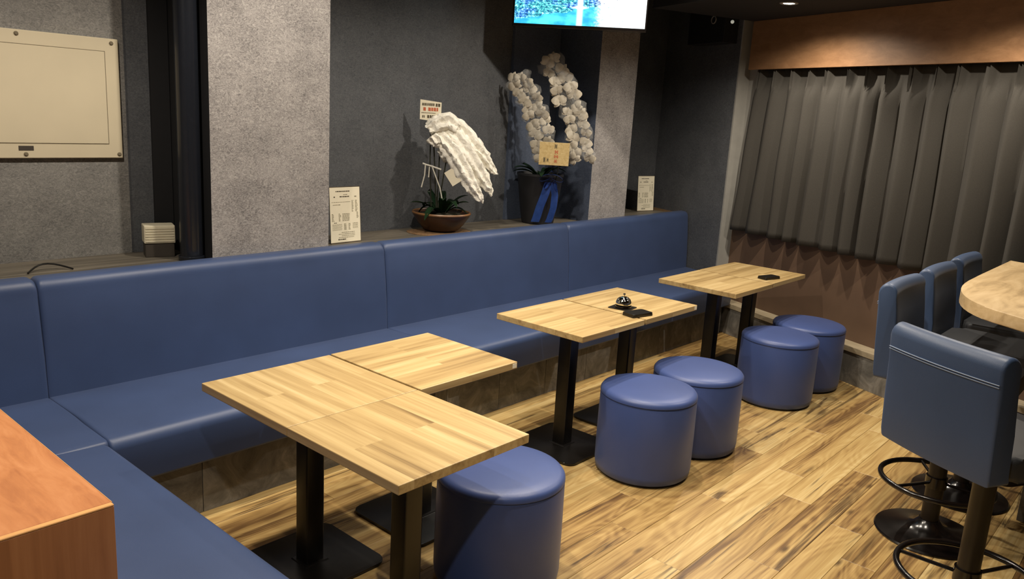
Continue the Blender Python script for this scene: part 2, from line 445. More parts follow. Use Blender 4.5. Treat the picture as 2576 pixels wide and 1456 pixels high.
def ends(t0, t1, r=0.02, mid=4):
    st = []
    for i in range(4):
        a = PI / 2 * i / 3
        st.append((t0 + r * (1 - math.sin(a)) * 0 + r * (1 - math.cos(a)), r * (1 - math.sin(a))))
    for i in range(1, mid): st.append((t0 + r + (t1 - t0 - 2 * r) * i / mid, 0))
    for i in range(4):
        a = PI / 2 * (3 - i) / 3
        st.append((t1 - r * (1 - math.cos(a)), r * (1 - math.sin(a))))
    return st
def copy_tree(o, parent=None):
    c = o.copy(); COL.objects.link(c)
    if parent is not None: c.parent = parent
    for ch in o.children: copy_tree(ch, c)
    return c

# ------------------------------------------------------------------ room shell
WA = Vector((6.108, 2.932, 0)); WD = Vector((-0.394, -0.9191, 0)).normalized(); WN = Vector((-0.9191, 0.394, 0)).normalized()
def wp(s, d, z):           # s along right wall towards viewer, d into the room
    q = WA + WD * s + WN * d; return Vector((q.x, q.y, z))
def wbox(bm, s0, s1, d0, d1, z0, z1, bev=0.0):
    b2 = BM(); box(b2, s0, s1, d0, d1, z0, z1, bev)
    for v in b2.verts: v.co = wp(v.co.x, v.co.y, v.co.z)
    me = bpy.data.meshes.new('tmp'); b2.to_mesh(me); b2.free(); bm.from_mesh(me); bpy.data.meshes.remove(me)
    return bm
YB = 4.0                   # back wall face
ZL = 0.912                 # ledge top

# floor: sub floor with separate planks
fl = struct('floor', box(BM(), -1.7, 8.0, -2.3, 4.2, -0.06, -0.012), 'groove', smooth=False)
PW, PL = 0.137, 1.22
pm = BM(); box(pm, 0, PL - 0.0012, 0, PW - 0.0012, -0.012, 0.0, 0.0012, 1)
plank0 = build('plank', pm, 'floor', fl, smooth=False)
first = True
row = 0
y = 2.945 - PW
while y > -0.9:
    off = (row * 0.437 + (row % 3) * 0.11) % 1 * PL
    x = 0.2 - off
    while x < 6.3:
        if x + PL > 0.7 and not (x > wp((2.932 - y) / 0.9191, 0, 0).x + 0.1):
            o = plank0 if first else plank0.copy()
            if not first: COL.objects.link(o); o.parent = fl
            first = False
            o.location = (x, y, 0)
        x += PL
    y -= PW; row += 1

struct('wall_back', box(BM(), -1.7, 1.72, YB, YB + 0.15, 0, CEIL), 'wp_mid', smooth=False)
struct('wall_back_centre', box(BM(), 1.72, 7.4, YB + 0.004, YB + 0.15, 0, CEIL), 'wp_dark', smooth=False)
struct('wall_shade_strip', box(BM(), 1.725, 1.83, YB - 0.014, YB + 0.004, ZL + 0.001, CEIL), 'wp_dark', smooth=False)  # strip of wall in shadow, its shade put into a darker wallpaper
struct('trim_2', box(BM(), 1.832, 1.925, YB - 0.024, YB + 0.004, ZL + 0.001, CEIL), 'charcoal_panel', smooth=False)
struct('wall_shade_board', box(BM(), 4.47, 4.995, YB - 0.02, YB + 0.004, ZL + 0.001, CEIL), 'wp_shade', smooth=False)  # added board, its darker paper imitates the shade edge on the wall
def pillar(name, x0, x1):
    bm = BM(); box(bm, x0, x1, 3.60, YB + 0.004, 0.5, CEIL)
    o = struct(name, bm, ['wp_light', 'charcoal_panel'] if x0 < 3 else ['wp_light', 'wp_shade'], smooth=False)
    for p in o.data.polygons:
        if abs(p.normal.x) > 0.5: p.material_index = 1  # side faces darker, shade of the unlit sides put into the colour
    return o
pillar('wall_pillar', 1.93, 2.605)
pillar('wall_pillar', 5.0, 5.50)
struct('wall_left', box(BM(), -1.85, -1.7, -2.3, 4.15, 0, CEIL), 'darkwall', smooth=False)
struct('wall_front', box(BM(), -1.85, 4.6, -2.45, -2.3, 0, CEIL), 'darkwall', smooth=False)
struct('ceiling', box(BM(), -1.85, 8.0, -2.45, 4.2, CEIL, CEIL + 0.1), 'ceiling', smooth=False)
# right wall
struct('wall_right', wbox(BM(), -1.3, -0.17, -0.15, 0, 0, CEIL), 'wp_dark', smooth=False)
struct('trim_4', wbox(BM(), -0.17, -0.155, -0.16, -0.001, 0.22, CEIL), 'reveal', smooth=False)
struct('trim_9', wbox(BM(), -0.155, 0.05, -0.12, -0.114, 0.95, CEIL), 'reveal', smooth=False)
struct('wall_window', wbox(BM(), -0.17, 6.2, -0.3, -0.12, 0, CEIL), 'brownwall', smooth=False)
base = struct('wall_base', wbox(BM(), -0.155, 6.2, -0.12, -0.012, 0, 0.22), 'groove', smooth=False)
for i in range(8):
    s0 = -0.155 + i * 0.46
    build('stone_panel', wbox(BM(), s0 + 0.002, s0 + 0.458, -0.012, 0, 0.0, 0.22, 0.001), 'stone', base, smooth=False)
struct('trim_5', wbox(BM(), -0.155, 6.2, -0.12, 0.006, 0.222, 0.262, 0.003), 'trimwood', smooth=False)
val = struct('trim_6', wbox(BM(), -0.05, 6.2, -0.03, 0.0, 2.135, 2.5, 0.002), 'valance', smooth=False)
struct('trim_7', wbox(BM(), -0.05, 6.2, -0.06, -0.03, 2.16, 2.5), 'charcoal_panel', smooth=False)
struct('ceiling_soffit', wbox(BM(), -0.05, 6.2, -0.12, 0.95, 2.5, CEIL), 'ceiling', smooth=False)
# ledge behind the sofa
ledge = struct('trim_8', box(BM(), 0.0, 6.9, 3.585, YB, ZL - 0.06, ZL - 0.004), 'groove', smooth=False)
def lg(x0, x1):
    for j in range(3):
        y0 = 3.585 + j * (YB - 3.585) / 3
        build('ledge_board', box(BM(), x0, x1, y0 + 0.001, y0 + (YB - 3.585) / 3 - 0.001, ZL - 0.004, ZL, 0.001, 1), 'ledge', ledge, smooth=False)
lg(0.0, 1.928); lg(2.607, 4.998); lg(5.502, 6.3)

# ------------------------------------------------------------------ downlights
for i, (x, yy, z, watt, cone) in enumerate(DOWNLIGHTS):
    names = ['beside the front table', 'over the middle tables', 'in front of the grey pillar', 'nearest the curtain and valance', 'farther along the curtain valance', 'over the open floor', 'over the brown cabinet', 'over the counter', 'above the viewer', 'added out of view to brighten the tall orchid']
    t = thing('downlight', 'round recessed ceiling downlight ' + names[i], 'downlight', (x, yy, z), 0, 'recessed ceiling downlights')
    bm = BM(); lathe(bm, [(0.036, -0.001), (0.05, -0.006), (0.058, -0.004), (0.06, 0.0)], 28, caps=False); build('trim_ring', bm, 'reveal', t)
    bm = BM(); lathe(bm, [(0.0, -0.002), (0.036, -0.002)], 28, caps=False); build('lens', bm, 'lamp', t)
    ld = bpy.data.lights.new('lamp', 'SPOT'); ld.energy = watt; ld.color = WARM; ld.spot_size = math.radians(cone); ld.spot_blend = 0.8 if z < 2.6 else 0.55; ld.shadow_soft_size = 0.02 if z < 2.6 else 0.035
    lo = bpy.data.objects.new('lamp', ld); lo.location = (0, 0, -0.03); link(lo, t)

# ------------------------------------------------------------------ banquette sofa
ZS = 0.452
def seat_prof(y0=2.85, y1=3.47, zt=ZS, zb=0.25, r=0.045):
    pr = [(y1, zb), (y1, zt - 0.012)]
    for i in range(7): 
        f = i / 6; pr.append((y1 - 0.03 - (y1 - y0 - 0.03 - r - 0.02) * f, zt + 0.006 * math.sin(PI * f)))
    for i in range(1, 7):
        a = PI / 2 * i / 6; pr.append((y0 + r - r * math.sin(a), zt - r + r * math.cos(a)))
    pr += [(y0 + 0.004, 0.34), (y0 + 0.012, zb + 0.012), (y0 + 0.024, zb)]
    return pr
def back_prof(z0=0.40):
    pr = [(3.585, z0), (3.43, z0), (3.435, 0.47), (3.442, 0.6), (3.452, 0.74), (3.468, 0.86)]
    for i in range(7):
        a = PI / 2 * i / 6; pr.append((3.515 - 0.042 * math.cos(a), 0.888 + 0.05 * math.sin(a)))
    pr += [(3.56, 0.938), (3.578, 0.93), (3.585, 0.90)]
    return pr
def endx(yv): return 6.108 + (yv - 2.932) * 0.4287 - 0.012
def sofa_unit(x0, x1, label, slant=False, seat=True, basex=None):
    t = thing('banquette_sofa', label, 'sofa', ((x0 + x1) / 2, 2.95, 0), 0, 'blue banquette units along the back wall')
    ox, oy = (x0 + x1) / 2, 2.95
    def put(a, b_, tt):
        xx = tt
        if slant:
            f = (tt - x0) / (x1 - x0); xx = x0 + f * (endx(a) - x0)
        return (xx - ox, a - oy, b_)
    build('seat_cushion', loft(BM(), seat_prof(), ends(x0 + 0.001, x1 - 0.001, 0.016, 8), put), 'leather', t)
    build('backrest', loft(BM(), back_prof(), ends(x0 + 0.001, x1 - 0.001, 0.022, 8), put), 'leather', t)
    bx0, bx1 = basex or (x0, x1)
    core = build('plinth', box(BM(), bx0 - ox, bx1 - ox, 2.945 - oy, 3.58 - oy, 0, 0.248), 'groove', t, smooth=False)
    n = max(1, round((bx1 - bx0) / 0.46)); wd = (bx1 - bx0) / n
    for i in range(n):
        build('stone_panel', box(BM(), bx0 + i * wd + 0.0015 - ox, bx0 + (i + 1) * wd - 0.0015 - ox, 2.93 - oy, 2.945 - oy, 0, 0.248, 0.001, 1), 'stone', core, smooth=False)
    return t
SX = [1.115, 2.90, 4.60]
sofa_unit(SX[0], SX[1], 'long blue banquette unit behind the nearest tables, below the grey pillar', basex=(1.04, SX[1]))
sofa_unit(SX[1], SX[2], 'middle blue banquette unit below the two potted orchids')
sofa_unit(SX[2], 6.24, 'far blue banquette unit ending at the window wall', slant=True, basex=(SX[2], 6.06))
# corner unit
t = thing('banquette_sofa', 'blue corner banquette unit at the left edge beside the brown cabinet', 'sofa', (0.7, 2.95, 0), 0, 'blue banquette units along the back wall')
def putc(a, b_, tt): return (tt - 0.7, a - 2.95, b_)
build('seat_cushion', loft(BM(), seat_prof(2.85, 3.47, ZS, 0.25, 0.02), ends(0.30, SX[0] - 0.001, 0.016, 5), putc), 'leather', t)
build('backrest', loft(BM(), back_prof(), ends(0.0, SX[0] - 0.001, 0.022, 5), putc), 'leather', t)
build('plinth', box(BM(), 0.3 - 0.7, 1.038 - 0.7, 2.945 - 2.95, 3.58 - 2.95, 0, 0.248), 'stone', t, smooth=False)
# return unit running towards the viewer
t = thing('banquette_sofa', 'blue return bench running toward the viewer beside the brown cabinet', 'sofa', (0.9, 2.0, 0))
def putr(a, b_, tt): return (1.115 - (a - 2.85) - 0.9, tt - 2.0, b_)
build('seat_cushion', loft(BM(), seat_prof(2.85, 3.28, ZS, 0.25, 0.04), ends(0.9, 2.848, 0.016, 9), putr), 'leather', t)
build('plinth', box(BM(), 0.69 - 0.9, 1.03 - 0.9, 0.95 - 2.0, 2.93 - 2.0, 0, 0.248), 'stone', t, smooth=False)

# ------------------------------------------------------------------ brown cabinet
t = thing('wooden_cabinet', 'reddish brown wooden cabinet at the lower left beside the blue bench', 'cabinet', (0.1, 2.2, 0))
cx, cy = 0.1, 2.2
X0, X1, Y0, Y1 = -0.45, 0.673, 1.73, 2.80
build('body', box(BM(), X0 + 0.002 - cx, X1 - 0.002 - cx, Y0 + 0.004 - cy, Y1 - cy, 0, 0.794), 'cabinet_v', t, smooth=False)
build('top_panel', box(BM(), X0 - cx, X1 - cx, Y0 - cy, Y1 - cy, 0.7945, 0.80, 0.001, 1), 'cabinet', t, smooth=False)
build('front_panel', box(BM(), X0 - cx, X1 - cx, Y0 - 0.014 - cy, Y0 + 0.004 - cy, 0.0, 0.794, 0.001, 1), 'cabinet_v', t, smooth=False)
build('edge_band', box(BM(), X0 - cx, X1 - cx, Y0 - 0.015 - cy, Y0 - 0.0005 - cy, 0.7945, 0.80, 0.0015, 1), 'edge', t, smooth=False)
build('edge_band', box(BM(), X1 + 0.0002 - cx, X1 + 0.0015 - cx, Y0 - cy, Y1 - cy, 0.7945, 0.7995), 'edge', t, smooth=False)

# ------------------------------------------------------------------ tables
ZT = 0.70; TT = 0.03
def make_table():
    t = thing('cafe_table', 'x', 'table', group='square oak topped pedestal tables')
    build('table_top', box(BM(), -0.274, 0.274, -0.265, 0.265, ZT - TT, ZT, 0.0025, 2), 'table', t, smooth=False)
    build('mount_plate', prism(BM(), rrect(0.3, 0.3, 0.01), ZT - TT - 0.008, ZT - TT - 0.0005), 'black', t, smooth=False)
    build('post', prism(BM(), rrect(0.075, 0.075, 0.008, 4), 0.014, ZT - TT - 0.008), 'black', t, angle=50)
    bm = BM(); prism(bm, rrect(0.41, 0.41, 0.045, 8), 0.004, 0.0145, 0.003, 2); b = build('base_plate', bm, 'black', t, angle=25)
    bm = BM(); lathe(bm, [(0.0, 0.0145), (0.07, 0.0145), (0.066, 0.019), (0.0, 0.019)], 4); 
    for v in bm.verts: v.co = Matrix.Rotation(PI / 4, 3, 'Z') @ v.co
    build('post_collar', bm, 'black', b, smooth=False)
    for sx in (-1, 1):
        for sy in (-1, 1):
            bm = BM(); lathe(bm, [(0.016, 0), (0.016, 0.005)], 12, (sx * 0.17, sy * 0.17, 0)); build('foot_pad', bm, 'black', b)
    return t
T0 = make_table()
TABLES = [
    (1.605, 2.317, 90, 'oak topped pedestal table touching the corner of the blue banquette, nearest the cabinet', None),
    (1.605, 1.782, 90, 'nearest oak topped table, its corner over the closest round pouf', 'R'),
    (2.156, 2.316, 0, 'oak topped table pushed against the right side of the nearest pair', 'R'),
    (3.214, 2.371, 0, 'left oak topped table of the middle pair, empty top', None),
    (3.763, 2.371, 0, 'right oak topped table of the middle pair, carrying the service bell', 'R'),
    (4.775, 2.370, 0, 'left oak topped table of the pair by the window, empty top', None),
    (5.326, 2.374, 0, 'oak topped table nearest the brown window wall, with a small black case', None),
]
first = True
for x, yy, rz, lab, st in TABLES:
    o = T0 if first else copy_tree(T0)
    first = False
    o.location = (x, yy, 0); o.rotation_euler.z = math.radians(rz); o['label'] = lab
    if rz == 90: o.scale = (0.973, 1.03, 1)
    if st:   # small pale sticker on the front edge near the right corner
        q = build('corner_sticker', box(BM(), 0.243, 0.268, -0.2662, -0.2648, ZT - 0.024, ZT - 0.005), 'paper', o, smooth=False)
        if rz == 90:
            for v in q.data.vertices: v.co = Vector((v.co.y, -v.co.x, v.co.z))
for (x, yy) in ((3.488, 2.1055), (5.05, 2.1035)):
    c = build('joining_clip', box(BM(), -0.012, 0.012, -0.0014, 0.0, -0.022, 0.0), 'chrome')
    c.location = (x, yy, ZT - 0.003)
    tag(c, 'small metal clip joining the ' + ('middle tables at their front edge' if x < 4 else 'window tables at their front edge'), 'clip', 'table joining clips')

# things on the tables
t = thing('desk_bell', 'chrome service bell on the middle oak table', 'bell', (3.605, 2.315, ZT + 0.004))
bm = BM(); lathe(bm, [(0.042, 0.0), (0.045, 0.003), (0.044, 0.011), (0.036, 0.016), (0.0, 0.016)], 36); build('base', bm, 'gloss_black', t)
bm = BM(); lathe(bm, [(0.0435, 0.018), (0.044, 0.021), (0.042, 0.032), (0.036, 0.045), (0.025, 0.055), (0.012, 0.06), (0.0, 0.061)], 40, caps=False); build('dome', bm, 'chrome', t)
bm = BM(); lathe(bm, [(0.004, 0.06), (0.004, 0.07), (0.007, 0.071), (0.006, 0.077), (0.0, 0.078)], 16); build('button', bm, 'chrome', t)
bm = BM(); prism(bm, rrect(0.12, 0.12, 0.008), 0, 0.004); q = build('coaster', bm, 'black', smooth=False); q.location = (3.605, 2.32, ZT); q.rotation_euler.z = math.radians(8)
tag(q, 'thin square black mat under the service bell', 'mat')
def case(x, yy, w_, d_, rz, lab):
    t = thing('black_case', lab, 'case', (x, yy, ZT), math.radians(rz), 'flat black cases on the tables')
    build('tray', prism(BM(), rrect(w_, d_, 0.008), 0, 0.011, 0.001), 'black', t, smooth=False)
    build('lid', prism(BM(), rrect(w_ - 0.002, d_ - 0.002, 0.008), 0.0115, 0.018, 0.002), 'black', t, smooth=False)
case(3.532, 2.176, 0.145, 0.085, -12, 'flat black case at the table edge beside the service bell')
case(5.19, 2.195, 0.15, 0.075, -14, 'flat black case on the table nearest the window wall')

# ------------------------------------------------------------------ poufs
def make_pouf():
    t = thing('round_pouf', 'x', 'pouf', group='round blue poufs')
    R, h = 0.237, 0.432
    pr = [(R - 0.012, 0.012), (R - 0.004, 0.02), (R, 0.05), (R, 0.2), (R - 0.002, h - 0.045), (R - 0.006, h - 0.034)]
    build('side', lathe(BM(), pr, 64), 'pouf', t)
    pr = [(R - 0.006, h - 0.034), (R - 0.001, h - 0.03), (R - 0.002, h - 0.018), (R - 0.010, h - 0.007), (R - 0.026, h - 0.001), (R - 0.06, h + 0.002), (R * 0.5, h + 0.006), (0, h + 0.008)]
    build('top', lathe(BM(), pr, 64, caps=False), 'pouf', t)
    build('base_rim', lathe(BM(), [(R - 0.02, 0.0), (R - 0.018, 0.012), (0.0, 0.012)], 48), 'black', t)
    return t
P0 = make_pouf()
first = True
for x, yy, lab in [(2.07, 1.79, 'nearest round blue pouf, tucked under the closest table corner'),
                   (3.284, 1.918, 'round blue pouf in front of the middle tables, the left one of its pair'),
                   (3.768, 1.912, 'round blue pouf in front of the middle tables, partly hidden behind its neighbour'),
                   (4.838, 1.922, 'round blue pouf in front of the window tables, the left one of its pair'),
                   (5.318, 1.926, 'farthest round blue pouf, standing against the brown window wall')]:
    o = P0 if first else copy_tree(P0)
    first = False
    o.location = (x, yy, 0); o['label'] = lab; o.rotation_euler.z = random.random() * 6

# ------------------------------------------------------------------ bar stools
def make_stool():
    """local: sitter looks along +Y, backrest at -Y; base centre at origin"""
    t = thing('bar_stool', 'x', 'bar stool', group='blue backed bar stools')
    W2 = 0.21
    pr = [(-0.20, 0.70), (-0.205, 0.72)]
    pr += [(-0.212, 0.85), (-0.226, 0.98), (-0.238, 1.05)]
    for i in range(9):
        a = PI * i / 8; pr.append((-0.275 + 0.037 * math.cos(a), 1.062 + 0.040 * math.sin(a)))
    pr += [(-0.306, 0.98), (-0.296, 0.85), (-0.285, 0.72), (-0.28, 0.70)]
    def put(a, b_, tt):
        return (tt, a + 0.35 * tt * tt, b_)
    bk = build('backrest', loft(BM(), pr, ends(-W2, W2, 0.012, 10), put), 'stool', t)
    # stitched seam under the rolled top
    for yo, zz in ((-0.3125, 1.012), (-0.3135, 1.02)):
        build('stitch_line', tube(BM(), [(u * W2 * 0.97, yo + 0.35 * (u * W2) ** 2 + 0.002, zz) for u in [k / 6 - 1 for k in range(13)]], 0.0018, 6), 'stitch', bk)
    bm = BM(); prism(bm, rrect(0.41, 0.42, 0.05, 6, 0, 0.02), 0.70, 0.78, 0.02, 4); build('seat', bm, 'black_seat', t)
    bm = BM(); prism(bm, rrect(0.38, 0.39, 0.04, 6, 0, 0.02), 0.683, 0.70); build('seat_pan', bm, 'gloss_black', t)
    bm = BM(); lathe(bm, [(0.11, 0.682), (0.11, 0.67), (0.042, 0.655), (0.036, 0.63), (0.036, 0.03)], 32); build('column', bm, 'column', t)
    ring = BM(); tube(ring, [(0.222 * math.cos(2 * PI * k / 48), 0.222 * math.sin(2 * PI * k / 48), 0.25) for k in range(48)], 0.0115, 10, closed=True)
    rg = build('foot_ring', ring, 'gloss_black', t)
    for k in range(3):
        a = PI / 2 + k * 2 * PI / 3
        build('spoke', tube(BM(), [(0.03 * math.cos(a), 0.03 * math.sin(a), 0.25), (0.215 * math.cos(a), 0.215 * math.sin(a), 0.25)], 0.007, 8), 'gloss_black', rg)
    bm = BM(); lathe(bm, [(0.043, 0.225), (0.043, 0.275)], 28); build('ring_collar', bm, 'gloss_black', rg)
    bm = BM(); lathe(bm, [(0.0, 0.0), (0.212, 0.0), (0.215, 0.006), (0.21, 0.012), (0.16, 0.022), (0.1, 0.034), (0.06, 0.05), (0.042, 0.075), (0.0, 0.075)], 56); build('base_disc', bm, 'gloss_black', t)
    return t
B0 = make_stool()
first = True
for x, yy, rz, lab in [(3.68, 0.695, 180, 'blue bar stool in the row facing the counter, nearest of the three side by side'),
                       (4.24, 0.695, 180, 'blue bar stool in the middle of the row of three facing the counter'),
                       (4.79, 0.695, 180, 'farthest blue bar stool of the row facing the counter, closest to the curtain'),
                       (2.937, 0.411, -118.5, 'large blue bar stool at the right edge with its back turned to the viewer')]:
    o = B0 if first else copy_tree(B0)
    first = False
    o.location = (x, yy, 0); o.rotation_euler.z = math.radians(rz); o['label'] = lab

# ------------------------------------------------------------------ counter
t = thing('bar_counter', 'bar counter with rounded pale oak top at the right edge', 'counter', (4.3, 0.2, 0))
ox, oy = 4.3, 0.2
def bez(p0, p1, p2, n=10):
    return [tuple((1 - f) ** 2 * a + 2 * f * (1 - f) * b_ + f * f * c for a, b_, c in zip(p0, p1, p2)) for f in [i / n for i in range(n + 1)]]
pts = [(4.98, 0.785), (4.3, 0.785)] + bez((4.05, 0.783), (3.60, 0.775), (3.43, 0.56)) + [(3.36, 0.44), (3.26, 0.2), (3.2, -0.1), (3.2, -0.6), (4.5, -0.6)]
build('counter_top', prism(BM(), [(a - ox, b_ - oy) for a, b_ in pts], 1.03, 1.08, 0.004, 2), 'counter', t, angle=30)
core = build('body', prism(BM(), [(a - ox, b_ - oy) for a, b_ in [(4.80, 0.42), (4.165, 0.42), (4.165, -0.55), (4.45, -0.55)]], 0, 1.03), 'groove', t, smooth=False)
for k in range(2):
    build('stone_panel', box(BM(), 4.15 - ox, 4.165 - ox, 0.435 - (k + 1) * 0.48 + 0.002 - oy, 0.435 - k * 0.48 - 0.002 - oy, 0, 1.03, 0.001, 1), 'stone', core, smooth=False)
build('stone_panel', box(BM(), 4.167 - ox, 4.80 - ox, 0.421 - oy, 0.435 - oy, 0, 1.03, 0.001, 1), 'stone', core, smooth=False)
build('support_leg', tube(BM(), [(3.55 - ox, -0.35 - oy, 0), (3.55 - ox, -0.35 - oy, 1.03)], 0.03, 16), 'gloss_black', t)

# ------------------------------------------------------------------ curtain
def curtain():
    t = thing('curtain', 'charcoal pinch pleated curtain hanging below the brown valance', 'curtain', tuple(wp(1.2, -0.05, 0.86)))
    o0 = wp(1.2, -0.05, 0.86)
    pitch = 0.172; s_a, s_b = -0.13, 3.2
    nz = 28; per = 18
    ns = int((s_b - s_a) / pitch * per)
    rng = random.Random(3)
    nf = int((s_b - s_a) / pitch) + 3
    amp = [0.75 + 0.5 * rng.random() for _ in range(nf)]; shf = [(rng.random() - 0.5) * 0.35 for _ in range(nf)]
    def sheet(z0, z1, nzz, dd=0.0):
        bm = BM(); grid = []
        for i in range(nzz + 1):
            z = z0 + (z1 - z0) * i / nzz
            f = (z - 0.86) / (2.15 - 0.86)           # 0 hem .. 1 top
            rowv = []
            for j in range(ns + 1):
                u = j / per
                k = int(u); ph = u - k
                a = amp[k] * (1 - ph) + amp[k + 1] * ph
                sh = shf[k] * (1 - ph) + shf[k + 1] * ph
                uu = u + sh * (1 - f) * 0.8 + 0.06 * math.sin(u * 1.9)
                ph = (uu % 1.0)
                lobe = abs(math.sin(PI * ph))                     # broad outward lobe, sharp valley
                lobe = 0.55 * lobe ** 0.8 + 0.45 * (1 - abs(2 * ph - 1))
                p2 = ((uu + 0.5) % 1.0) - 0.5
                pinch = math.exp(-(p2 / 0.10) ** 2) + 0.25 * math.exp(-(abs(p2) - 0.22) ** 2 / 0.004)
                tt = max(0.0, min(1.0, (f - 0.82) / 0.12)); tt = tt * tt * (3 - 2 * tt)
                low = (0.075 + 0.025 * (1 - f)) * a * (lobe - 0.5)
                hi = 0.045 * (pinch - 0.35)
                # pinch ridge sits where the lobe top is lower down
                p3 = ((uu) % 1.0) - 0.5
                pinch = math.exp(-((abs(p3) - 0.07) / 0.045) ** 2) + 0.25 * math.exp(-(p3 / 0.05) ** 2)
                hi = 0.065 * (pinch - 0.45)
                d = low * (1 - tt) + hi * tt
                d += 0.006 * noise.noise(Vector((u * 0.8, z * 2.5, 1.7)))
                flare = -0.10 * (1 - f) * max(0, 1 - (u * pitch) / 0.9)
                sc = s_a + 0.10 + u * pitch + flare + 0.012 * noise.noise(Vector((u * 0.5, z * 1.3, 9)))
                q = wp(sc, max(-0.112, -0.06 + d + dd), z) - o0
                rowv.append(bm.verts.new(q))
            grid.append(rowv)
        for A, B in zip(grid, grid[1:]):
            for j in range(ns): bm.faces.new((A[j], A[j + 1], B[j + 1], B[j]))
        return bm
    o = build('cloth', sheet(0.862, 2.155, nz), 'curtain', t, angle=80)
    sd = o.modifiers.new('thick', 'SOLIDIFY'); sd.thickness = 0.003
curtain()

# ------------------------------------------------------------------ access panel on the wall
t = thing('access_panel', 'large cream metal access panel screwed to the grey wall', 'panel', (1.2, YB, 1.65))
ox, oy, oz = 1.2, YB, 1.65
PX0, PX1, PZ0, PZ1 = 0.72, 1.688, 1.378, 1.925
def rbox(bm, x0, x1, y0, y1, z0, z1, bev=0.0): return box(bm, x0 - ox, x1 - ox, y0 - oy, y1 - oy, z0 - oz, z1 - oz, bev, 1)
build('frame', rbox(BM(), PX0, PX1, YB - 0.022, YB - 0.0005, PZ0, PZ1, 0.003), 'white_panel', t, smooth=False)
build('gap', rbox(BM(), PX0 + 0.062, 1.626, YB - 0.0228, YB - 0.021, 1.4425, 1.8675), 'panel_line', t, smooth=False)
d = build('door_leaf', rbox(BM(), PX0 + 0.065, 1.623, YB - 0.0245, YB - 0.0215, 1.4455, 1.8645, 0.001), 'white_panel', t, smooth=False)
build('latch_slot', rbox(BM(), 1.24, 1.30, YB - 0.0235, YB - 0.021, 1.413, 1.433), 'device_dark', t, smooth=False)
for (x, z) in ((1.262, 1.908), (1.656, 1.905), (1.67, 1.397), (1.268, 1.397), (0.76, 1.397), (0.76, 1.905)):
    bm = BM(); lathe(bm, [(0.009, 0), (0.009, 0.003), (0.006, 0.006), (0, 0.006)], 14)
    for v in bm.verts: v.co = Vector((v.co.x + x - ox, -v.co.z + YB - 0.022 - oy, v.co.y + z - oz))
    build('screw', bm, 'panel_line', t)

# vertical black pipe in the recess
bm = BM(); tube(bm, [(1.868, 3.685, ZL), (1.868, 3.685, CEIL - 0.001)], 0.052, 24)
t = thing('drain_pipe', 'dark vertical pipe beside the grey pillar', 'pipe', (0, 0, 0))
build('pipe_body', bm, 'pipe', t)
build('pipe_collar', lathe(BM(), [(0.053, ZL + 0.001), (0.06, ZL + 0.002), (0.06, ZL + 0.02), (0.053, ZL + 0.022)], 24, (1.868, 3.685, 0), caps=False), 'pipe', t)

# small louvred device on the ledge
t = thing('sensor_box', 'small off white louvred box on a dark base standing on the ledge', 'device', (1.79, 3.86, ZL), math.radians(-18))
build('base', box(BM(), -0.066, 0.066, -0.045, 0.045, 0, 0.068, 0.003), 'device_dark', t, smooth=False)
h = build('housing', box(BM(), -0.07, 0.07, -0.05, 0.05, 0.068, 0.155, 0.004), 'device', t, smooth=False)
for k in range(6): build('louvre', box(BM(), -0.064, 0.064, -0.0525, -0.0495, 0.076 + k * 0.0125, 0.083 + k * 0.0125), 'device', h, smooth=False)
q = build('cable', tube(BM(), [(1.16 + 0.02 * k, 3.72 + 0.06 * math.sin(k * 0.35), ZL + 0.005 + 0.022 * math.sin(PI * k / 9)) for k in range(10)], 0.004, 8), 'black')
tag(q, 'short black cable lying on the ledge behind the sofa', 'cable')

